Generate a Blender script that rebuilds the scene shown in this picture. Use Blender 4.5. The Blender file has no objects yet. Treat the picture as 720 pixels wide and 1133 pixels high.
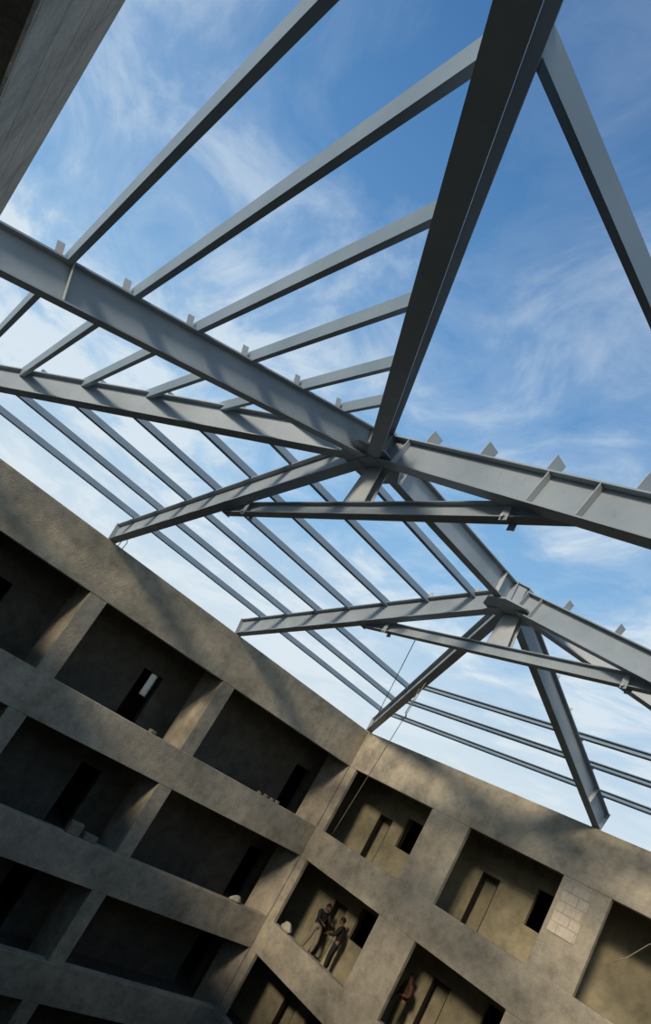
import bpy, bmesh, math, random
from mathutils import Vector, Matrix
random.seed(7)
C = bpy.context.scene.collection
V = Vector
GZ = 10.9                       # the courtyard floor is z = 0; heights below are written from the camera's level, +GZ

# ------------------------------------------------------------------ materials
def lin(r, g, b):
    f = lambda c: (c/255/12.92 if c <= 10 else ((c/255+.055)/1.055)**2.4)
    return (f(r), f(g), f(b), 1)

class NT:
    def __init__(s, name, world=False):
        if world:
            s.m = bpy.data.worlds.new(name)
        else:
            s.m = bpy.data.materials.new(name)
        s.m.use_nodes = True
        s.t = s.m.node_tree
        s.t.nodes.clear()
    def n(s, typ, **kw):
        nd = s.t.nodes.new(typ)
        for k, v in kw.items():
            if k.startswith('i_'):
                nd.inputs[k[2:].replace('_', ' ')].default_value = v
            elif k.startswith('n_'):
                nd.inputs[int(k[2:])].default_value = v
            else:
                setattr(nd, k, v)
        return nd
    def l(s, a, b):
        s.t.links.new(a, b)
    def ramp(s, src, stops):
        r = s.n('ShaderNodeValToRGB')
        e = r.color_ramp.elements
        while len(e) < len(stops): e.new(.5)
        for i, (p, c) in enumerate(stops):
            e[i].position = p; e[i].color = c if len(c) == 4 else (*c, 1)
        s.l(src, r.inputs[0]); return r.outputs[0]
    def mix(s, fac, a, b, mode='MIX'):
        x = s.n('ShaderNodeMix', data_type='RGBA', blend_type=mode)
        for val, k in ((fac, 0), (a, 6), (b, 7)):
            if hasattr(val, 'links'): s.l(val, x.inputs[k])
            else: x.inputs[k].default_value = val
        return x.outputs[2]
    def math(s, op, a, b=0.0, clamp=False):
        x = s.n('ShaderNodeMath', operation=op, use_clamp=clamp)
        for val, k in ((a, 0), (b, 1)):
            if hasattr(val, 'links'): s.l(val, x.inputs[k])
            else: x.inputs[k].default_value = val
        return x.outputs[0]

def concrete(name, dark, mid, light, boards=False, grain=1.0, bump=.5):
    t = NT(name)
    geo = t.n('ShaderNodeNewGeometry').outputs['Position']
    n1 = t.n('ShaderNodeTexNoise', i_Scale=.55*grain, i_Detail=6, i_Roughness=.62); t.l(geo, n1.inputs['Vector'])
    n2 = t.n('ShaderNodeTexNoise', i_Scale=3.2*grain, i_Detail=8, i_Roughness=.7); t.l(geo, n2.inputs['Vector'])
    n3 = t.n('ShaderNodeTexNoise', i_Scale=22, i_Detail=4); t.l(geo, n3.inputs['Vector'])
    c1 = t.ramp(n1.outputs[0], [(.3, dark), (.5, mid), (.7, light)])
    c2 = t.ramp(n2.outputs[0], [(.3, (.62, .62, .6)), (.52, (1, 1, 1)), (.75, (1.25, 1.22, 1.15))])
    col = t.mix(.85, c1, c2, 'MULTIPLY')
    hgt = n3.outputs[0]
    if boards:                                           # shuttering-board marks running along the wall
        sep = t.n('ShaderNodeSeparateXYZ'); t.l(geo, sep.inputs[0])
        wob = t.math('ADD', sep.outputs['Z'], t.math('MULTIPLY', n2.outputs[0], .05))
        fr = t.math('FRACT', t.math('MULTIPLY', wob, 3.4))
        ln = t.ramp(fr, [(0, (.45, .45, .45)), (.05, (1, 1, 1)), (.96, (1, 1, 1)), (1, (.5, .5, .5))])
        col = t.mix(.8, col, ln, 'MULTIPLY')
    b = t.n('ShaderNodeBsdfPrincipled', i_Roughness=.95)
    b.inputs['Specular IOR Level'].default_value = .15
    t.l(col, b.inputs['Base Color'])
    bp = t.n('ShaderNodeBump', i_Strength=bump, i_Distance=.03)
    add = t.math('ADD', t.math('MULTIPLY', n2.outputs[0], 1.5), hgt)
    t.l(add, bp.inputs['Height']); t.l(bp.outputs[0], b.inputs['Normal'])
    o = t.n('ShaderNodeOutputMaterial'); t.l(b.outputs[0], o.inputs[0])
    return t.m

def steel(name, base, dirt, rough=.5, rust=.25):
    t = NT(name)
    co = t.n('ShaderNodeNewGeometry').outputs['Position']
    n1 = t.n('ShaderNodeTexNoise', i_Scale=1.1, i_Detail=6, i_Roughness=.6); t.l(co, n1.inputs['Vector'])
    n2 = t.n('ShaderNodeTexNoise', i_Scale=14, i_Detail=5); t.l(co, n2.inputs['Vector'])
    col = t.mix(t.ramp(n1.outputs[0], [(.35, (0, 0, 0)), (.7, (1, 1, 1))]), base, dirt)
    ru = t.ramp(n2.outputs[0], [(.62, (0, 0, 0)), (.78, (rust, rust, rust))])
    col = t.mix(ru, col, lin(120, 92, 66))
    b = t.n('ShaderNodeBsdfPrincipled', i_Roughness=rough, i_Metallic=.0)
    b.inputs['Specular IOR Level'].default_value = .35
    t.l(col, b.inputs['Base Color'])
    bp = t.n('ShaderNodeBump', i_Strength=.05, i_Distance=.005); t.l(n2.outputs[0], bp.inputs['Height']); t.l(bp.outputs[0], b.inputs['Normal'])
    o = t.n('ShaderNodeOutputMaterial'); t.l(b.outputs[0], o.inputs[0])
    return t.m

def plain(name, col, rough=.85, vary=.25, scale=9):
    t = NT(name)
    co = t.n('ShaderNodeNewGeometry').outputs['Position']
    n1 = t.n('ShaderNodeTexNoise', i_Scale=scale, i_Detail=4); t.l(co, n1.inputs['Vector'])
    k = 1-vary
    c = t.mix(1.0, col, t.ramp(n1.outputs[0], [(.3, (k, k, k)), (.7, (1, 1, 1))]), 'MULTIPLY')
    b = t.n('ShaderNodeBsdfPrincipled', i_Roughness=rough); t.l(c, b.inputs['Base Color'])
    o = t.n('ShaderNodeOutputMaterial'); t.l(b.outputs[0], o.inputs[0])
    return t.m

def blockwork(name):
    t = NT(name)
    co = t.n('ShaderNodeTexCoord').outputs['Object']
    sep = t.n('ShaderNodeSeparateXYZ'); t.l(co, sep.inputs[0])
    cmb = t.n('ShaderNodeCombineXYZ'); t.l(sep.outputs['X'], cmb.inputs[0]); t.l(sep.outputs['Z'], cmb.inputs[1])
    br = t.n('ShaderNodeTexBrick', i_Color1=lin(206, 193, 172), i_Color2=lin(198, 184, 162), i_Mortar=lin(180, 167, 144), i_Scale=1.0)
    br.inputs['Mortar Size'].default_value = .018
    br.inputs['Brick Width'].default_value = .46; br.inputs['Row Height'].default_value = .26
    t.l(cmb.outputs[0], br.inputs['Vector'])
    n2 = t.n('ShaderNodeTexNoise', i_Scale=9, i_Detail=5); t.l(co, n2.inputs['Vector'])
    c = t.mix(1.0, br.outputs[0], t.ramp(n2.outputs[0], [(.3, (.8, .8, .8)), (.7, (1.05, 1.05, 1.05))]), 'MULTIPLY')
    b = t.n('ShaderNodeBsdfPrincipled', i_Roughness=.95); t.l(c, b.inputs['Base Color'])
    o = t.n('ShaderNodeOutputMaterial'); t.l(b.outputs[0], o.inputs[0])
    return t.m

M = dict(
    facade=concrete('facade_concrete', lin(146, 138, 120), lin(178, 167, 146), lin(208, 194, 168)),
    facade_near=concrete('board_marked_concrete', lin(166, 162, 150), lin(184, 178, 166), lin(198, 192, 178), boards=True),
    render=concrete('gallery_render', lin(140, 131, 106), lin(158, 148, 120), lin(172, 160, 130), grain=.8, bump=.3),
    dim=concrete('shade_darkened_wall', lin(84, 82, 76), lin(100, 97, 88), lin(114, 110, 98), grain=.8, bump=.3),  # darker copy of the gallery wall, the galleries' shade put into its colour
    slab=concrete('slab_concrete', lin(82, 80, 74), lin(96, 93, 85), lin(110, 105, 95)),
    ground=concrete('courtyard_ground', lin(110, 102, 88), lin(130, 120, 102), lin(150, 138, 118)),
    steel=steel('grey_primed_steel', lin(158, 167, 172), lin(140, 150, 156)),
    purlin=steel('galvanised_purlin_steel', lin(142, 158, 170), lin(126, 144, 158), .45, .08),
    pale=steel('pale_and_sunlit_steel', lin(182, 186, 186), lin(168, 173, 174), .55, .1),  # pale small plates; on the far right hip it paints in sunlight
    block=blockwork('bare_blockwork'),
    frame=plain('dark_jamb', lin(52, 40, 28), .8, .3),
    rope=plain('jute_rope', lin(186, 174, 146)),
    rope_dark=plain('dark_rope', lin(128, 126, 116)),
    rebar=plain('rusty_rebar', lin(150, 92, 56)),
    sack=plain('cement_sack_paper', lin(190, 182, 160)),
    rubble=plain('rubble', lin(150, 140, 118), .95, .35),
    skin=plain('skin', lin(128, 88, 64), .6, .1),
    hair=plain('black_hair', lin(22, 19, 17), .7, .2),
    navy=plain('dark_navy_cloth', lin(38, 38, 40)),
    black=plain('black_cloth', lin(36, 33, 28)),
    grey=plain('blue_grey_cloth', lin(112, 118, 126)),
    pale_cloth=plain('pale_trouser_cloth', lin(150, 140, 116)),
    khaki=plain('khaki_cloth', lin(92, 84, 62)),
    rust=plain('reddish_brown_cloth', lin(88, 58, 42)),
    shoe=plain('dusty_shoe', lin(62, 54, 44)),
    eye=plain('eye_white', lin(200, 195, 185), .4, .02),
)

def sheet(name):                                  # translucent pane added to dim the daylight in the small window
    t = NT(name)
    n = t.n('ShaderNodeTexNoise', i_Scale=6, i_Detail=4)
    c = t.mix(1.0, lin(196, 194, 184), t.ramp(n.outputs[0], [(.3, (.75, .75, .75)), (.7, (1, 1, 1))]), 'MULTIPLY')
    a = t.n('ShaderNodeBsdfTranslucent'); t.l(c, a.inputs[0])
    b = t.n('ShaderNodeBsdfDiffuse'); t.l(c, b.inputs[0])
    m = t.n('ShaderNodeMixShader', n_0=.4); t.l(a.outputs[0], m.inputs[1]); t.l(b.outputs[0], m.inputs[2])
    tr = t.n('ShaderNodeBsdfTransparent'); m2 = t.n('ShaderNodeMixShader', n_0=.3); t.l(m.outputs[0], m2.inputs[1]); t.l(tr.outputs[0], m2.inputs[2]); m = m2
    o = t.n('ShaderNodeOutputMaterial'); t.l(m.outputs[0], o.inputs[0])
    return t.m
M['sheet'] = sheet('dimming_pane')

# ------------------------------------------------------------------ mesh helpers
def mesh_obj(name, bm, mat, parent=None, loc=(0, 0, 0), smooth=False):
    me = bpy.data.meshes.new(name)
    bmesh.ops.recalc_face_normals(bm, faces=bm.faces[:])
    bm.to_mesh(me); bm.free()
    me.materials.append(mat)
    if smooth:
        for p in me.polygons: p.use_smooth = True
    o = bpy.data.objects.new(name, me); C.objects.link(o)
    o.location = loc
    if parent is not None: o.parent = parent
    return o

def empty(name, loc):
    o = bpy.data.objects.new(name, None); C.objects.link(o); o.location = loc
    return o

def tag(o, label=None, cat=None, group=None, kind=None):
    if label: o['label'] = label
    if cat: o['category'] = cat
    if group: o['group'] = group
    if kind: o['kind'] = kind
    return o

def box(bm, lo, hi, bev=0.0):
    vs = [bm.verts.new((x, y, z)) for x in (lo[0], hi[0]) for y in (lo[1], hi[1]) for z in (lo[2], hi[2])]
    fs = [bm.faces.new([vs[i] for i in f]) for f in ((0, 1, 3, 2), (4, 6, 7, 5), (0, 4, 5, 1), (2, 3, 7, 6), (0, 2, 6, 4), (1, 5, 7, 3))]
    if bev:
        es = list({e for f in fs for e in f.edges})
        bmesh.ops.bevel(bm, geom=es, offset=bev, segments=1, affect='EDGES')

def boxes(name, lst, mat, parent=None, org=(0, 0, 0), bev=0.0):
    """boxes given in camera-level coordinates, lifted by GZ, stored about org"""
    bm = bmesh.new(); o = V(org)
    for lo, hi in lst:
        box(bm, V((lo[0], lo[1], lo[2]+GZ))-o, V((hi[0], hi[1], hi[2]+GZ))-o, bev)
    return mesh_obj(name, bm, mat, parent, org if parent is None else V(org)-parent.location)

def frame(d, up=V((0, 0, 1))):
    d = d.normalized(); s = d.cross(up).normalized(); u = s.cross(d).normalized()
    return d, s, u

def sweep(bm, A, B, prof, up=V((0, 0, 1)), flip=1):
    d, s, u = frame(B-A, up)
    r0 = [bm.verts.new(A+s*x*flip+u*y) for x, y in prof]
    r1 = [bm.verts.new(B+s*x*flip+u*y) for x, y in prof]
    n = len(prof)
    for i in range(n):
        bm.faces.new((r0[i], r0[(i+1) % n], r1[(i+1) % n], r1[i]))
    bm.faces.new(r0); bm.faces.new(r1[::-1])

def iprof(h, w, tf=.02, tw=.014):
    h /= 2; w /= 2; tw /= 2
    return [(-w, -h), (w, -h), (w, -h+tf), (tw, -h+tf), (tw, h-tf), (w, h-tf), (w, h), (-w, h), (-w, h-tf), (-tw, h-tf), (-tw, -h+tf), (-w, -h+tf)]

def cprof(h=.155, w=.08, t=.008):
    h /= 2
    return [(0, -h), (w, -h), (w, -h+.022), (w-t, -h+.022), (w-t, -h+t), (t, -h+t), (t, h-t), (w-t, h-t), (w-t, h-.022), (w, h-.022), (w, h), (0, h)]

def W(p):                                    # camera-level point -> world
    return V((p[0], p[1], p[2]+GZ))

def plate(name, centre, ax, ay, az, size, mat, parent):
    """thin plate with its three half-axes along ax, ay, az"""
    bm = bmesh.new()
    box(bm, (-size[0]/2, -size[1]/2, -size[2]/2), (size[0]/2, size[1]/2, size[2]/2), .003)
    R = Matrix((ax, ay, az)).transposed()
    for v in bm.verts: v.co = R @ v.co
    return mesh_obj(name, bm, mat, parent, centre-parent.location)

def tube(bm, pts, r, seg=6):
    rings = []
    for i, p in enumerate(pts):
        d = (pts[min(i+1, len(pts)-1)]-pts[max(i-1, 0)]).normalized()
        a = d.cross(V((0, 0, 1)) if abs(d.z) < .9 else V((1, 0, 0))).normalized(); b = d.cross(a)
        rings.append([bm.verts.new(p+(a*math.cos(k*2*math.pi/seg)+b*math.sin(k*2*math.pi/seg))*r) for k in range(seg)])
    for q, s in zip(rings, rings[1:]):
        for k in range(seg): bm.faces.new((q[k], q[(k+1) % seg], s[(k+1) % seg], s[k]))
    bm.faces.new(rings[0][::-1]); bm.faces.new(rings[-1])

# ------------------------------------------------------------------ the concrete building
XL, YF, XR, YN = -17.19, 16.75, .62, -.48          # inner faces of the four courtyard walls
XLB, YFB, XRB, YNB = -19.2, 18.6, 2.6, -2.45       # back walls of the galleries
XLO, YFO, XRO, YNO = -22.6, 22.2, 5.6, -5.6       # outer walls of the rooms
TOPS = [(2.893, 1.49), (-.868, -1.963), (-4.168, -5.255), (-7.31, -8.36)]   # parapet, then balustrade beams: top, bottom
FLO = [-1.27, -4.57, -7.71, -10.9]                 # gallery floor levels, top floor first
CEI = [1.78, -1.5, -4.8, -7.94]                    # soffit above each gallery
SP = [(1.49, -.868), (-1.963, -4.168), (-5.255, -7.31), (-8.36, -10.9)]     # openings: head, sill

# --- left wall (plane x = XL, runs along y)
wl = tag(empty('wall_left', W((XL, 8, -10.9))), 'long courtyard wall on the left, raw concrete frame of stacked open galleries', 'wall', kind='structure')
T = .3
names = ['parapet', 'floor_beam', 'floor_beam', 'floor_beam']
for (zt, zb), nm in zip(TOPS, names):
    boxes(nm, [((XL-T, YN, zb), (XL, YF+T, zt))], M['facade'], wl, W((XL, 8, zb)), .012)
for (zh, zs) in SP:
    for y0, y1 in ((.25, .75), (5.5, 6.03), (10.38, 10.88), (16.715, 17.0)):
        boxes('column', [((XL-1.25, y0, zs-(.4 if zs > -10 else 0)), (XL-.012, y1, zh+.29))], M['facade'], wl, W((XL, y0, zs)), .008)
# --- far wall (plane y = YF, runs along x)
wf = tag(empty('wall_far', W((-8, YF, -10.9))), 'far courtyard wall meeting the left one at the corner, warm lit concrete galleries', 'wall', kind='structure')
for (zt, zb), nm in zip(TOPS, names):
    boxes(nm, [((XL, YF, zb), (XR+T, YF+T, zt))], M['facade'], wf, W((-8, YF, zb)), .012)
for k, (zh, zs) in enumerate(SP):
    for x0, x1 in ((XL, -16.84), (-13.14, -11.66), (-8.58, -7.3), (-3.2, -2.0)):
        boxes('column', [((x0, YF+.012, zs-.02), (x1, YF+.15, zh+.02))], M['facade'], wf, W((x0, YF, zs)), .008)
boxes('block_infill', [((-8.45, YF-.004, .12), (-7.72, YF+.05, 1.36))], M['block'], wf, W((-8.45, YF, .12)))
# --- near wall (behind and above the camera) and right wall: same frame
wn = tag(empty('wall_near', W((-8, YN, -10.9))), 'board marked concrete parapet close overhead in the top left corner', 'wall', kind='structure')
for i, ((zt, zb), nm) in enumerate(zip(TOPS, names)):
    boxes(nm, [((XL-T, YN-T, zb+(.2 if i == 0 else 0)), (XR+T, YN, zt))], M['facade_near'], wn, W((-8, YN, zb)), .012)
for (zh, zs) in SP:
    for x0, x1 in ((XL, -16.7), (-12.4, -11.9), (-8.2, -7.7), (-4.6, -4.1), (1.0-.38-.3, 1.0-.08)):
        boxes('column', [((x0, YN-T-.6, zs-.02), (x1, YN-.012, zh+.22))], M['facade_near'], wn, W((x0, YN, zs)), .008)
wr = tag(empty('wall_right', W((XR, 8, -10.9))), 'right-hand courtyard wall, raw concrete frame beside the camera', 'wall', kind='structure')
for (zt, zb), nm in zip(TOPS, names):
    boxes(nm, [((XR, YN, zb), (XR+T, YF, zt))], M['facade'], wr, W((XR, 8, zb)), .012)
for (zh, zs) in SP:
    for y0, y1 in ((5.2, 5.7), (10.38, 10.88), (15.9, 16.4)):
        boxes('column', [((XR+.012, y0, zs-.02), (XR+.9, y1, zh+.02))], M['facade'], wr, W((XR, y0, zs)), .008)

def pierced(name, axis, c0, c1, a0, a1, holes, mat, label, levels=(0, 1, 2, 3)):
    """a back wall with rectangular holes, one per door or window; axis = the wall's normal"""
    lst = []
    for k in range(4):
        z0, z1 = FLO[k], CEI[k]
        cur = a0
        for (h0, h1, dz0, dz1) in (sorted(holes) if k in levels else ()):
            lst.append((cur, h0, z0, z1))
            if dz0 > 0: lst.append((h0, h1, z0, z0+dz0))
            lst.append((h0, h1, z0+dz1, z1)); cur = h1
        lst.append((cur, a1, z0, z1))
    bl = [((c0, p, r), (c1, q, s)) if axis == 'x' else ((p, c0, r), (q, c1, s)) for p, q, r, s in lst]
    ctr = W(((c0+c1)/2, (a0+a1)/2, -10.9)) if axis == 'x' else W(((a0+a1)/2, (c0+c1)/2, -10.9))
    return tag(boxes(name, bl, mat, None, ctr), label, 'wall', kind='structure')

DH = 1.93
pierced('wall_back_left', 'x', XLB-.2, XLB, YNB, YFB, [(3.6, 4.3, 0, DH), (8.92, 9.66, 0, DH), (16.25, 17.05, 0, DH)], M['dim'], 'back wall of the left galleries, render darkened for shade, dark doorways')
pierced('wall_back_far', 'y', YFB, YFB+.12, XLB-.2, XRB, [(-16.5, -15.85, 0, DH), (-15.3, -14.1, 1.2, 2.26), (-11.82, -11.18, 0, DH), (-10.02, -8.8, 1.2, 2.26), (-4.9, -4.2, 0, DH)],
        M['render'], 'back wall of the far galleries, olive render with doorways and window holes')
pierced('wall_back_near', 'y', YNB-.2, YNB, XLB-.2, XRB, [(-6, -5.3, 0, DH)], M['render'], 'back wall of the galleries behind the camera')
pierced('wall_back_right', 'x', XRB, XRB+.2, YNB, YFB, [(8, 8.7, 0, DH)], M['render'], 'back wall of the right-hand galleries')
# entrance screens a step behind each far doorway
for k in range(4):
    for x0, x1 in ((-16.9, -15.45), (-12.2, -10.75), (-5.3, -3.8)):
        boxes('wall_lobby', [((x0, YFB+.4, FLO[k]), (x1, YFB+.5, CEI[k]))], M['render'], None, W((x0, YFB+.4, FLO[k])))['kind'] = 'structure'
for k in range(3):  # dark strips round the far doorways
    for j, (x0, x1) in enumerate(((-16.5, -15.85), (-11.82, -11.18))):
        zf = FLO[k]
        d = boxes('door_%d' % (2*k+j+1), [((x0+.002, YFB-.015, zf), (x0+.035, YFB+.13, zf+DH-.002)), ((x1-.035, YFB+.01, zf), (x1-.002, YFB+.13, zf+DH-.002)), ((x0+.035, YFB+.01, zf+DH-.05), (x1-.035, YFB+.13, zf+DH-.002))],
                  M['frame'], None, W((x0, YFB, zf)), .003)
        tag(d, 'dark strips framing a doorway in the back wall of the far galleries', 'door frame', kind='structure')
# outer walls of the rooms (with the small windows that show as daylight through a doorway)
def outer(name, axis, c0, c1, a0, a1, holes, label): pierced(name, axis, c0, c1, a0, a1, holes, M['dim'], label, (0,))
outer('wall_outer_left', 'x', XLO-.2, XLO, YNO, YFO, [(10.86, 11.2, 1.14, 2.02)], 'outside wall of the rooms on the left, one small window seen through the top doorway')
outer('wall_outer_far', 'y', YFO, YFO+.2, XLO, XRO, [], 'outside wall of the rooms at the far end')
outer('wall_outer_near', 'y', YNO-.2, YNO, XLO, XRO, [], 'outside wall of the rooms behind the camera')
outer('wall_outer_right', 'x', XRO, XRO+.2, YNO, YFO, [], 'outside wall of the rooms on the right')

wp = boxes('window_1', [((XLO-.12, 10.86, FLO[0]+1.14), (XLO-.1, 11.2, FLO[0]+2.02))], M['sheet'], None, W((XLO-.11, 11, FLO[0]+1.14)))  # pane added to tone down the bright daylight behind it
tag(wp, 'small window with added dimming pane glimpsed through the dark doorway of a top left gallery', 'window', kind='structure')

def ring(z0, z1, inset=.3):
    return [((XLO-.2, YNO-.2, z0), (XL-inset, YFO+.2, z1)), ((XR+inset, YNO-.2, z0), (XRO+.2, YFO+.2, z1)),
            ((XL-inset, YF+inset, z0), (XR+inset, YFO+.2, z1)), ((XL-inset, YNO-.2, z0), (XR+inset, YN-inset, z1))]
for k in range(4):
    z1 = FLO[k-1] if k else 2.0
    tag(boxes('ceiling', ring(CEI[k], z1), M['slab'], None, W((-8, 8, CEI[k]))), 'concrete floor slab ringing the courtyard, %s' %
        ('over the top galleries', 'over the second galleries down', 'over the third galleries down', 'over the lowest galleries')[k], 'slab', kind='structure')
tag(boxes('floor', [((-90, -90, -11.1), (90, 90, -10.9))], M['ground'], None, W((0, 0, -10.9))), 'bare earth courtyard floor', 'floor', kind='structure')

# ------------------------------------------------------------------ the steel roof
XH, ZA = -8.32, 3.177                    # ridge line, height of a rafter axis at the wall
H1 = V((XH, 5.18, 5.322+GZ)); H2 = V((XH, 9.965, 5.46+GZ))
D, FW = .5, .22                          # rafter depth and flange width
OFF = .335                                # purlin axis above rafter axis

def beam(name, A, B, label, cat, group=None, d=D, w=FW, mat='steel', tf=.022):
    A, B = V(A), V(B)
    bm = bmesh.new(); sweep(bm, V((0, 0, 0)), B-A, iprof(d, w, tf))
    return tag(mesh_obj(name, bm, M[mat], None, A), label, cat, group)

def on_line(A, B, t): return A+(B-A)*t
def cut(A, B, da=.0, db=.0):
    d = (B-A).normalized(); return A+d*da, B-d*db

def stiffener(r, A, B, P, d=D, w=FW):
    dd, s, u = frame(B-A)
    for sg in (1, -1):
        plate('stiffener_plate', P+s*sg*(w/4+.004), dd, s, u, (.014, w/2-.012, d-.05), M['pale'], r)

def cleat(r, A, B, P, side=1, d=D, h=.15, w=.12):
    dd, s, u = frame(B-A)
    bm = bmesh.new()                       # angle cleat: one leg across the rafter, one along it
    box(bm, (-.006, -w/2, -h/2), (.006, w/2, h/2)); box(bm, (.006*side, -w/2, -h/2), (.085*side, -w/2+.012, h/2)) if side > 0 else box(bm, (-.085, -w/2, -h/2), (-.006, -w/2+.012, h/2))
    R3 = Matrix((dd, s, u)).transposed()
    for v in bm.verts: v.co = R3 @ v.co
    mesh_obj('purlin_cleat', bm, M['pale'], r, P+u*(d/2+h/2)+dd*side*.06-r.location)

def end_plate(r, A, B, at, d=D, w=FW):
    dd, s, u = frame(B-A)
    plate('end_plate', at, dd, s, u, (.02, w+.03, d+.05), M['steel'], r)

foot = lambda x, y, dz=0: V((x, y, ZA+dz+GZ))
spec = {}
def rafter(key, name, A, B, label, group, da=.27, mat='steel'):
    """A at the hub, B at the wall"""
    a, b = cut(A, B, da)
    r = beam(name, a, b, label, 'rafter', group, mat=mat)
    end_plate(r, A, B, a); end_plate(r, A, B, b)
    spec[key] = (r, A, B); return r

rafter('n_mid', 'roof_rafter', H1, foot(XH, -.66), 'large steel rafter from the near hub towards the board-marked wall overhead', 'common rafters')
rafter('n_left', 'hip_rafter', H1, foot(XL, -1.0), 'steel hip rafter from the near hub to the left edge, striped by shadows', 'hip rafters')
rafter('n_right', 'hip_rafter', H1, foot(-.48, -.48), 'dark steel hip rafter seen from beneath, running from the near hub to the top edge', 'hip rafters')
rafter('m_left', 'roof_rafter', H1, foot(XL-.12, 5.18, -.03), 'steel rafter from the near hub down to the left wall', 'common rafters')
rafter('m_right', 'roof_rafter', H1, H1+(foot(-.48, 5.18)-H1)*1.13, 'broad sunlit rafter from near hub to right edge, bare clips on top', 'common rafters')
rafter('f_left', 'roof_rafter', H2, foot(XL-.12, 9.965, -.03), 'steel rafter from the far hub down to the left wall', 'common rafters')
rafter('f_right', 'roof_rafter', H2, H2+(foot(-.48, 9.965)-H2)*1.13, 'sunlit steel rafter from the far hub to the right picture edge', 'common rafters')
rafter('f_hip', 'hip_rafter', H2, foot(XL-.05, YF+.05), 'steel hip rafter from the far hub down to the corner of the two concrete walls', 'hip rafters')
rafter('f_end', 'roof_rafter', H2, foot(XH, YF+.14, -.03), 'dark steel rafter from the far hub down onto the far wall', 'common rafters')
rafter('f_rhip', 'hip_rafter', H2, foot(XR+.05, YF+.05), 'sunlit-toned pale steel hip rafter glimpsed behind the right rafter of the far hub', 'hip rafters', mat='pale')  # paler colour stands in for sun on its web
a, b = cut(H1, H2, .27, .27)
ridge = beam('ridge_beam', a, b, 'steel ridge beam joining the near hub to the far hub', 'beam')
end_plate(ridge, a, b, a); end_plate(ridge, a, b, b)
stiffener(ridge, a, b, on_line(a, b, .9)); stiffener(ridge, a, b, on_line(a, b, .1))

def on_x(key, x):
    r, A, B = spec[key]; return on_line(A, B, (x-A.x)/(B.x-A.x))
def on_y(key, y):
    r, A, B = spec[key]; return on_line(A, B, (y-A.y)/(B.y-A.y))
def add(key, fn, P, *a):
    r, A, B = spec[key]; fn(r, A, B, P, *a)

NY = [.12, .89, 1.72, 2.53, 3.4, 4.17]             # near-slope purlins
LX = [-16.5, -15.34, -14.12, -12.98, -11.76, -10.55, -9.33]   # left-slope purlins
FY = [16.3, 15.25, 14.28]                          # far-slope purlins
for y in NY:
    add('n_mid', cleat, on_y('n_mid', y+.1), 1)
add('n_mid', stiffener, on_y('n_mid', .3))
for x in (-4.72, -3.98, -7.6): add('m_right', stiffener, on_x('m_right', x))
for x in (-7.12, -5.9, -4.72, -3.5):
    r, A, B = spec['m_right']; cleat(r, A, B, on_x('m_right', x), -1, D, .22, .22)
for x in (-7.12, -5.95, -4.8):
    r, A, B = spec['f_right']; cleat(r, A, B, on_x('f_right', x), -1, D, .2, .2)
for x in (-7.7, -3.6): add('f_right', stiffener, on_x('f_right', x))
for x in LX:
    add('m_left', cleat, on_x('m_left', x), 1)
    if x > -11: add('f_left', cleat, on_x('f_left', x), -1)
for y in FY + [13.3, 12.3]: add('f_end', cleat, on_y('f_end', y), 1)
for y in FY: add('f_hip', cleat, on_y('f_hip', y), 1)
add('f_end', stiffener, on_y('f_end', 15.9))

# hubs: an eight-sided box node with thick top and bottom plates, king post hanging below to the tie beam
def hub(P, label):
    h = empty('hub_node', P-V((0, 0, .32))); tag(h, label, 'hub')
    def drum(r, z0, z1, nm, sx=1.0):
        bm = bmesh.new()
        res = bmesh.ops.create_cone(bm, cap_ends=True, segments=8, radius1=r, radius2=r, depth=z1-z0)
        bmesh.ops.rotate(bm, verts=bm.verts[:], cent=(0, 0, 0), matrix=Matrix.Rotation(math.pi/8, 3, 'Z'))
        mesh_obj(nm, bm, M['steel'], h, V((0, 0, (z0+z1)/2+.32)))
    drum(.25, -.27, .24, 'drum'); drum(.58, -.31, -.275, 'bottom_plate'); drum(.3, .245, .265, 'top_plate')
    return h
hub(H1, 'dark steel hub plate where the near rafters and ridge meet')
hub(H2, 'steel hub plate where the far rafters and ridge meet')

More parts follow.
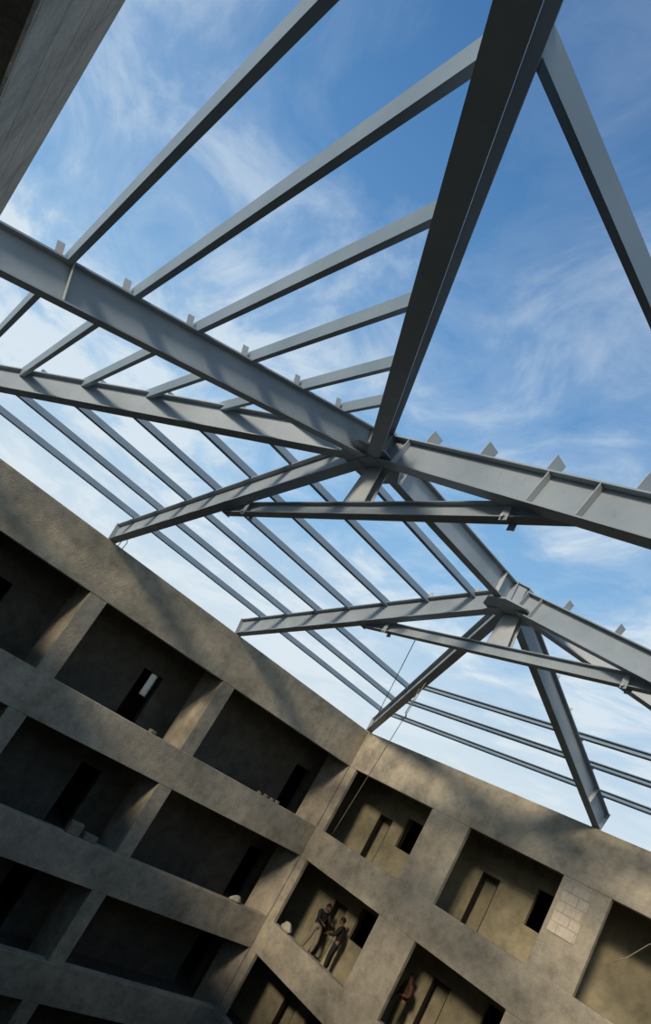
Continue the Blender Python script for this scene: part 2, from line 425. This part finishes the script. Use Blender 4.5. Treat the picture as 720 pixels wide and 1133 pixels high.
def tie(y, z, x0, x1, h, label, plabel, glabel):
    A, B = V((x0, y, z+GZ)), V((x1, y, z+GZ))
    t = beam('tie_beam', A, B, label, 'beam', 'tie beams', d=.25, w=.17, tf=.016)
    end_plate(t, A, B, A, .25, .17); end_plate(t, A, B, B, .25, .17)
    for x in (x0+.9, x1-1.4):
        P = V((x, y, z+GZ))
        for sg in (1, -1):
            hp = plate('hanger_plate', P+V((0, sg*.105, .03)), V((1, 0, 0)), V((0, 1, 0)), V((0, 0, 1)), (.12, .014, .46), M['steel'], t)
            for bz in (-.18, .16):
                bm = bmesh.new(); tube(bm, [V((0, -.03, 0)), V((0, .03, 0))], .028, 6)
                mesh_obj('bolt', bm, M['pale'], hp, V((0, sg*.02, bz)))
    # tapered king post from the hub down to the tie
    bm = bmesh.new()
    top, bot = h.z-.315-(z+GZ+.127), 0
    for (wa, wb, ya, yb) in ((.27, .2, -.085, -.07), (.27, .2, .07, .085)):
        vs = [bm.verts.new(c) for c in ((-wa, ya, 0), (wa, ya, 0), (wb, ya, top), (-wb, ya, top), (-wa, yb, 0), (wa, yb, 0), (wb, yb, top), (-wb, yb, top))]
        for f in ((0, 1, 2, 3), (7, 6, 5, 4), (0, 4, 5, 1), (2, 6, 7, 3), (1, 5, 6, 2), (0, 3, 7, 4)): bm.faces.new([vs[i] for i in f])
    box(bm, (-.01, -.073, 0), (.01, .073, top))
    tag(mesh_obj('king_post', bm, M['pale'], None, V((h.x, y, z+GZ+.127))), plabel, 'post', 'king posts')
tie(5.38, 4.17, -12.5, -3.75, H1, 'horizontal steel tie beam beneath the near hub', 'short tapered steel post between the near hub and its tie beam', '')
tie(10.17, 4.3, -12.45, -4.1, H2, 'horizontal steel tie beam beneath the far hub', 'short tapered steel post between the far hub and its tie beam', '')

# purlins
ORD = ['lowest', 'second lowest', 'third lowest', 'fourth lowest', 'fifth lowest', 'sixth lowest', 'topmost']
def purlin(A, B, label, group, flip, up):
    bm = bmesh.new(); up = V(up).normalized()
    sweep(bm, V((0, 0, 0)), B-A, cprof(), up, flip)
    return tag(mesh_obj('purlin', bm, M['purlin'], None, A), label, 'purlin', group)
sl = (5.322-ZA)/(5.18+.66); slL = (5.322-ZA)/(XH-XL)
for i, y in enumerate(NY):
    x0 = XH-(5.18-y)*(8.87/6.18); x1 = XH+(5.18-y)*(7.84/5.66)
    zm = on_y('n_mid', y).z+OFF
    purlin(V((x0, y, zm-.03)), V((x1, y, zm)), 'steel purlin on the near slope beyond the first rafter, %s of six' % (ORD[i] if i < 5 else 'topmost'), 'near slope purlins', -1, (0, -.367, 1))
for i, x in enumerate(LX):
    y0 = 5.18-(XH-x)*(6.18/8.87); y1 = 9.965+(XH-x)*(6.79/8.87) if i < 3 else 9.965+.12
    z = ZA+slL*(x-XL)+OFF+GZ
    lab = ('thin steel purlin above the left wall, %s, running on to the corner hip' if i < 3 else 'steel purlin of the left slope ending at the far hub rafter, %s of seven') % ORD[i]
    purlin(V((x, y0, z)), V((x, y1, z+.02)), lab, 'left slope purlins', -1, (-.242, 0, 1))
for i, y in enumerate(FY):
    k = (y-9.965)/(YF-9.965)
    x0 = XH-k*8.87; x1 = XH+k*8.9
    z = on_y('f_end', y).z+OFF
    purlin(V((x0, y, z)), V((x1, y, z)), 'thin steel purlin above the far wall, %s of three' % ('lowest', 'middle', 'topmost')[i], 'far slope purlins', 1, (0, .336, 1))
purlin(V((-2.44, .98, 4.07+GZ)), V((-2.44, 5.3, 4.07+GZ)), 'lone steel purlin right of the dark hip at the top right edge', 'right slope purlins', -1, (.274, 0, 1))

# ------------------------------------------------------------------ ropes, stubs, rubble
def rope(name, pts, r, mat, label, cat='rope', group=None):
    P = [W(p) for p in pts]
    bm = bmesh.new(); tube(bm, [p-P[0] for p in P], r)
    return tag(mesh_obj(name, bm, M[mat], None, P[0], True), label, cat, group)
def sag(a, b, n=14, s=.15):
    a, b = V(a), V(b)
    return [a+(b-a)*(i/n)-V((0, 0, s*4*(i/n)*(1-i/n))) for i in range(n+1)]
rope('rope', sag((-12.3, 13.0, 4.2), (-16.42, 16.8, -.86), s=.06), .011, 'rope', 'thin rope from the corner hip down past the parapet into the top opening')
rope('rope', sag((-10.3, 9.93, 4.1), (-17.25, 16.82, 2.9), s=.05), .01, 'rope_dark', 'thin rope slung from the far tie beam to the wall corner')
hk = [V((-12.75, 13.36, 4.1)), V((-12.76, 13.37, 3.7)), V((-12.8, 13.38, 3.3))]
hk += [V((-12.8+.09*math.sin(t), 13.38, 3.2-.09*(1-math.cos(t)))) for t in (0, .8, 1.6, 2.4, 3.1, 3.8, 4.5)]
rope('hook', hk, .014, 'rope_dark', 'short hook line dangling below the corner hip', 'hook')
rope('cable', [(-6.75, YF-.03, .25), (-6.5, YF-.05, .5), (-6.2, YF-.06, .95), (-5.9, YF-.04, 1.3), (-5.7, YF-.006, 1.5)], .012, 'rope', 'pale loose cable across the top opening at the right picture edge', 'cable')
for i, (dy, dx) in enumerate(((.22, .05), (.36, .1))):
    rope('rebar_stub', [(XL-.1, 5.18+dy, 2.88), (XL-.1+dx*.3, 5.18+dy, 3.1), (XL-.1+dx, 5.18+dy-.1, 3.3), (XL-.05+dx, 5.18+dy-.2, 3.42)], .012, 'rebar',
         'rusty bar sticking up from the left parapet, %s the rafter foot' % ('next to', 'farther from')[i], 'rebar', 'rebar stubs on the left parapet')

def lump(name, p, size, mat, label, cat, group=None, seed=0, box_like=False):
    rd = random.Random(seed)
    bm = bmesh.new()
    if box_like:
        box(bm, (-size[0]/2, -size[1]/2, 0), (size[0]/2, size[1]/2, size[2]), .015)
    else:
        bmesh.ops.create_icosphere(bm, subdivisions=3, radius=.5)
        ph = [rd.uniform(0, 6) for _ in range(3)]
        for v in bm.verts:
            k = 1+.12*math.sin(7*v.co.x+ph[0])+.1*math.sin(9*v.co.y+ph[1])+.08*math.sin(11*v.co.z+ph[2])
            v.co = V((v.co.x*size[0]*k, v.co.y*size[1]*k, max(v.co.z*k, -.32)*size[2]+.32*size[2]))
    return tag(mesh_obj(name, bm, M[mat], None, W(p), not box_like), label, cat, group)
lump('cement_sack', (-16.3, YF+.15, -4.168), (.52, .3, .34), 'sack', 'pale bulging sack on the balustrade below the corner, beside the workers', 'sack', seed=3)
lump('rubble_lump', (XL-.12, 15.25, -4.168), (.26, .46, .24), 'sack', 'pale lump on the left balustrade just before the corner', 'rubble', seed=4)
for i, y in enumerate((13.9, 14.2, 14.5, 14.75)):
    lump('rubble_lump', (XL-.15, y, -.868), (.16, .22-.02*i, .1+.02*(i % 2)), 'rubble', 'small mortar lump on the top balustrade of the left wall, %s from the corner' % ('fourth', 'third', 'second', 'first')[i], 'rubble', 'mortar lumps on the top balustrade', seed=10+i)
lump('rubble_lump', (XL-.15, 9.35, -.868), (.18, .26, .14), 'rubble', 'mortar lump on the top balustrade below the lit column side', 'rubble', seed=20)
lump('concrete_block', (XL-.15, 8.95, -4.168), (.2, .4, .34), 'rubble', 'grey block standing on the second balustrade beneath a dark doorway', 'block', box_like=True)
lump('concrete_block', (XL-.15, 9.5, -4.168), (.2, .42, .18), 'rubble', 'low grey block beside the standing one on the second balustrade', 'block', box_like=True)

# ------------------------------------------------------------------ people
def skin_mesh(name, verts, edges, radii, mat, parent, root=0, sub=2):
    me = bpy.data.meshes.new(name); me.from_pydata([tuple(v) for v in verts], edges, []); me.update()
    o = bpy.data.objects.new(name, me); C.objects.link(o)
    o.modifiers.new('skin', 'SKIN')
    sv = me.skin_vertices[0].data
    for i, r in enumerate(radii):
        sv[i].radius = (r, r) if not isinstance(r, tuple) else r
        sv[i].use_root = (i == root)
    s = o.modifiers.new('sub', 'SUBSURF'); s.levels = sub; s.render_levels = sub
    bpy.context.view_layer.update()
    dg = bpy.context.evaluated_depsgraph_get()
    bm = bmesh.new(); tmp = o.evaluated_get(dg).to_mesh(); bm.from_mesh(tmp); o.evaluated_get(dg).to_mesh_clear()
    bpy.data.objects.remove(o)
    bpy.data.meshes.remove(me)
    return bm

def person(loc, yaw, pose, mats, label, h=1.72):
    """loc = ground point; +y is forward in the figure's own frame. pose gives joint points in metres for a 1.72 m figure"""
    J = {k: V(v) for k, v in dict(
        pelvis=(0, 0, .94), waist=(0, .01, 1.08), chest=(0, .02, 1.27), neck0=(0, .02, 1.43), neck=(0, .03, 1.49), head0=(0, .045, 1.56), head1=(0, .05, 1.65),
        hipL=(-.1, 0, .9), kneeL=(-.12, .03, .5), ankL=(-.13, -.02, .09), toeL=(-.15, .15, .03),
        hipR=(.1, 0, .9), kneeR=(.12, .03, .5), ankR=(.13, -.02, .09), toeR=(.15, .15, .03),
        shL=(-.18, .02, 1.4), elL=(-.25, .0, 1.12), wrL=(-.24, .14, .9), shR=(.18, .02, 1.4), elR=(.25, 0, 1.12), wrR=(.24, .14, .9)).items()}
    for k, v in pose.items(): J[k] = V(v)
    p = empty('person', V(loc)+V((0, 0, .024))); tag(p, label, 'person')
    p.rotation_euler = (0, 0, yaw); p.scale = (h/1.72,)*3
    def chain(keys, radii, edges, root=0):
        idx = {k: i for i, k in enumerate(keys)}
        return [J[k] for k in keys], [(idx[a], idx[b]) for a, b in edges], radii
    # one continuous body
    keys = ['pelvis', 'waist', 'chest', 'neck0', 'neck', 'head0', 'head1', 'hipL', 'kneeL', 'ankL', 'toeL', 'hipR', 'kneeR', 'ankR', 'toeR', 'shL', 'elL', 'wrL', 'shR', 'elR', 'wrR']
    rad = [.11, .105, .12, .06, .05, .085, .085, .08, .055, .037, .03, .08, .055, .037, .03, .055, .042, .028, .055, .042, .028]
    ed = [('pelvis', 'waist'), ('waist', 'chest'), ('chest', 'neck0'), ('neck0', 'neck'), ('neck', 'head0'), ('head0', 'head1'), ('pelvis', 'hipL'), ('hipL', 'kneeL'), ('kneeL', 'ankL'), ('ankL', 'toeL'),
          ('pelvis', 'hipR'), ('hipR', 'kneeR'), ('kneeR', 'ankR'), ('ankR', 'toeR'), ('neck0', 'shL'), ('shL', 'elL'), ('elL', 'wrL'), ('neck0', 'shR'), ('shR', 'elR'), ('elR', 'wrR')]
    v, e, r = chain(keys, rad, ed)
    bm = skin_mesh('body', v, e, r, None, p)
    def merge(b2):
        m = bpy.data.meshes.new('t'); b2.to_mesh(m); b2.free(); bm.from_mesh(m); bpy.data.meshes.remove(m)
    for s, w, el in ((-1, 'wrL', 'elL'), (1, 'wrR', 'elR')):      # palm, four fingers and a thumb
        d = (J[w]-J[el]).normalized(); side = d.cross(V((0, 0, 1))).normalized(); nrm = side.cross(d)
        pts = [J[w], J[w]+d*.045, J[w]+d*.085]
        merge(skin_mesh('palm', pts, [(0, 1), (1, 2)], [(.028, .022), (.036, .018), (.038, .016)], None, p, sub=1))
        for q, ln in ((-.03, .06), (-.01, .075), (.01, .07), (.03, .055)):
            a = J[w]+d*.075+side*q
            merge(skin_mesh('finger', [a, a+d*ln*.5-nrm*.006, a+d*ln*.85-nrm*.028], [(0, 1), (1, 2)], [.0095, .009, .008], None, p, sub=1))
        a = J[w]+d*.03+side*s*-.03
        merge(skin_mesh('thumb', [a, a+d*.03+side*s*-.022, a+d*.065+side*s*-.026-nrm*.012], [(0, 1), (1, 2)], [.012, .011, .009], None, p, sub=1))
    # face: nose, brow, lips and ears worked into the head
    hd = (J['head1']-J['head0']).normalized(); fw = V(pose.get('look', (0, 1, 0))).normalized(); rt = fw.cross(hd).normalized(); fw = hd.cross(rt).normalized()
    hc = J['head0']+hd*.05
    def blob(c, rx, ry, rz):
        b2 = bmesh.new(); bmesh.ops.create_uvsphere(b2, u_segments=10, v_segments=7, radius=1)
        for q in b2.verts: q.co = c+rt*q.co.x*rx+fw*q.co.y*ry+hd*q.co.z*rz
        return b2
    merge(blob(hc+fw*.012-hd*.005, .072, .092, .108)); merge(blob(hc+fw*.107-hd*.02, .012, .016, .024)); merge(blob(hc+fw*.095-hd*.058, .024, .009, .008))
    for s in (-1, 1): merge(blob(hc+rt*s*.079-hd*.01, .009, .02, .03))
    mesh_obj('body', bm, M['skin'], p, smooth=True)
    for s in (-1, 1):
        mesh_obj('eye', blob(hc+rt*s*.032+fw*.094+hd*.006, .012, .008, .008), M['eye'], p, smooth=True)
    b2 = blob(hc-fw*.012+hd*.035, .088, .098, .098)
    cutp = hc+hd*.012
    geo = b2.verts[:]+b2.edges[:]+b2.faces[:]
    bmesh.ops.bisect_plane(b2, geom=geo, plane_co=cutp+fw*.05, plane_no=(fw*.8-hd*.75).normalized(), clear_outer=True)
    mesh_obj('hair', b2, M['hair'], p, smooth=True)
    # clothes follow the body
    tk = ['pelvis', 'waist', 'chest', 'neck0', 'shL', 'elL', 'shR', 'elR']
    wl_, wr_ = J['elL']+(J['wrL']-J['elL'])*.86, J['elR']+(J['wrR']-J['elR'])*.86
    vs = [J[k] for k in tk]+[wl_, wr_]
    vs[0] = J['pelvis']-(J['waist']-J['pelvis']).normalized()*.07
    ed = [(0, 1), (1, 2), (2, 3), (3, 4), (4, 5), (5, 8), (3, 6), (6, 7), (7, 9)]
    mesh_obj('jacket', skin_mesh('j', vs, ed, [(.155, .13), (.145, .125), (.16, .135), (.08, .075), .078, .06, .078, .06, .044, .044], None, p), M[mats[0]], p, smooth=True)
    al, ar = J['kneeL']+(J['ankL']-J['kneeL'])*.92, J['kneeR']+(J['ankR']-J['kneeR'])*.92
    vs = [J['pelvis'], J['hipL'], J['kneeL'], al, J['hipR'], J['kneeR'], ar, J['waist']-V((0, 0, .06))]
    mesh_obj('trousers', skin_mesh('t', vs, [(0, 1), (1, 2), (2, 3), (0, 4), (4, 5), (5, 6), (0, 7)], [.13, .1, .075, .062, .1, .075, .062, .12], None, p), M[mats[1]], p, smooth=True)
    for a, t in (('ankL', 'toeL'), ('ankR', 'toeR')):
        heel = J[a]+(J[a]-J[t])*.25; heel.z = J[t].z+.01
        mesh_obj('shoe', skin_mesh('s', [heel, (heel+J[t])/2+V((0, 0, .012)), J[t]], [(0, 1), (1, 2)], [.045, .052, .042], None, p, sub=1), M['shoe'], p, smooth=True)
    return p, J

FZ = FLO[1]+GZ
# two men behind the balustrade of the second gallery; one reaches towards the other
p1, _ = person((-16.2, 18.08, FZ), -math.pi/2-.25, dict(
    pelvis=(0, -.06, .92), waist=(0, -.08, 1.07), chest=(0, -.06, 1.26), neck0=(0, -.03, 1.42), neck=(0, 0, 1.47), head0=(0, .03, 1.54), head1=(0, .05, 1.63),
    shL=(-.18, -.03, 1.39), elL=(-.24, .17, 1.2), wrL=(-.17, .4, 1.22), shR=(.18, -.03, 1.39), elR=(.24, .16, 1.18), wrR=(.17, .4, 1.14),
    kneeL=(-.13, .12, .5), ankL=(-.14, .06, .09), toeL=(-.16, .23, .03), kneeR=(.12, -.02, .49), ankR=(.13, -.16, .09), toeR=(.15, .02, .03)),
    ('navy', 'pale_cloth'), 'worker in dark jacket and pale trousers reaching forward behind the balustrade below the corner', 1.76)
bm = bmesh.new()                                        # scarf of the first man
for k in range(1):
    pts = [V((.1*math.cos(t), -.01+.085*math.sin(t), 1.455+.01*math.sin(3*t))) for t in [i*2*math.pi/16 for i in range(17)]]
    tube(bm, pts, .035, 8)
mesh_obj('scarf', bm, M['grey'], p1, smooth=True)
p2, _ = person((-15.12, 18.05, FZ), math.pi/2+.5, dict(
    pelvis=(0, -.02, .93), waist=(0, .0, 1.07), chest=(0, .05, 1.25), neck0=(0, .08, 1.39), neck=(0, .11, 1.44), head0=(0, .15, 1.5), head1=(0, .17, 1.59),
    shL=(-.18, .07, 1.36), elL=(-.26, .15, 1.1), wrL=(-.17, .36, 1.02), shR=(.18, .07, 1.36), elR=(.26, .17, 1.11), wrR=(.15, .37, 1.06), look=(0, 1, -.2)),
    ('black', 'black'), 'worker in black clothes bending towards the man in pale trousers', 1.76)
p3, _ = person((-12.0, 17.95, FZ+.0), math.pi-.4, dict(
    elL=(-.3, .06, 1.16), wrL=(-.2, .24, 1.12), elR=(.27, .02, 1.12), wrR=(.23, .16, .93)),
    ('rust', 'khaki'), 'worker in a reddish brown shirt in the opening at the bottom edge', 1.7)

# ------------------------------------------------------------------ sky and sun
w = NT('sky', True)
tc = w.n('ShaderNodeTexCoord').outputs['Generated']
sep = w.n('ShaderNodeSeparateXYZ'); w.l(tc, sep.inputs[0])
z = sep.outputs['Z']
grad = w.ramp(z, [(0, lin(226, 234, 236)), (.16, lin(206, 224, 236)), (.36, lin(140, 187, 228)), (.62, lin(98, 149, 202)), (.84, lin(68, 116, 170)), (1, lin(58, 100, 150))])
mp = w.n('ShaderNodeVectorMath', operation='DIVIDE')
cz = w.math('ADD', w.math('MAXIMUM', z, .02), .12)
cb = w.n('ShaderNodeCombineXYZ')
for i in range(3): w.l(cz, cb.inputs[i])
w.l(tc, mp.inputs[0]); w.l(cb.outputs[0], mp.inputs[1])
st = w.n('ShaderNodeMapping'); st.inputs['Rotation'].default_value = (0, 0, .6); st.inputs['Scale'].default_value = (1.1, 1.7, .2); st.inputs['Location'].default_value = (.4, 2.1, 0)
w.l(mp.outputs[0], st.inputs[0])
n1 = w.n('ShaderNodeTexNoise', i_Scale=2.3, i_Detail=10, i_Roughness=.6, i_Distortion=.5); w.l(st.outputs[0], n1.inputs['Vector'])
n2 = w.n('ShaderNodeTexNoise', i_Scale=.55, i_Detail=3); w.l(st.outputs[0], n2.inputs['Vector'])
cl = w.math('MULTIPLY', w.math('ADD', n1.outputs[0], w.math('MULTIPLY', n2.outputs[0], .6)), .62)
cm = w.ramp(cl, [(.42, (0, 0, 0)), (.5, (.3, .3, .3)), (.58, (.95, .95, .95))])
fade = w.ramp(z, [(0, (.9, .9, .9)), (.42, (.9, .9, .9)), (.68, (.4, .4, .4)), (.85, (.2, .2, .2)), (.97, (.04, .04, .04))])
fac = w.math('MULTIPLY', cm, fade)
col = w.mix(fac, grad, lin(222, 234, 242))
gr = w.ramp(w.math('ADD', w.math('MULTIPLY', z, 5), .5), [(.45, lin(120, 112, 98)), (.5, (1, 1, 1))])
col = w.mix(1.0, col, gr, 'MULTIPLY')
bg = w.n('ShaderNodeBackground', i_Strength=1.0); w.l(col, bg.inputs[0])
o = w.n('ShaderNodeOutputWorld'); w.l(bg.outputs[0], o.inputs[0])
bpy.context.scene.world = w.m

sd = bpy.data.lights.new('sun', 'SUN'); sd.energy = 2.9; sd.angle = math.radians(9); sd.color = (1, .87, .7)
so = bpy.data.objects.new('sun', sd); C.objects.link(so)
to_sun = V((.27, -.87, .42)).normalized()
so.rotation_euler = to_sun.to_track_quat('Z', 'Y').to_euler(); so.location = (10, -20, 30)

# ------------------------------------------------------------------ camera
cd = bpy.data.cameras.new('camera'); cam = bpy.data.objects.new('camera', cd); C.objects.link(cam)
cd.sensor_fit = 'VERTICAL'; cd.sensor_height = 36; cd.lens = 718/1133*36
cd.shift_y = 97.3/1133; cd.clip_start = .02; cd.clip_end = 1000
r = V((.60088, .62431, .49917)); u = V((-.11648, -.54943, .82738)); f = V((-.79081, .5553, .25742))
cam.matrix_world = Matrix(((r.x, u.x, -f.x, 0), (r.y, u.y, -f.y, 0), (r.z, u.z, -f.z, GZ), (0, 0, 0, 1)))
S = bpy.context.scene
S.camera = cam
S.view_settings.view_transform = 'Standard'; S.view_settings.look = 'None'
S.view_settings.gamma = 1; S.view_settings.use_curve_mapping = False; S.view_settings.exposure = 0
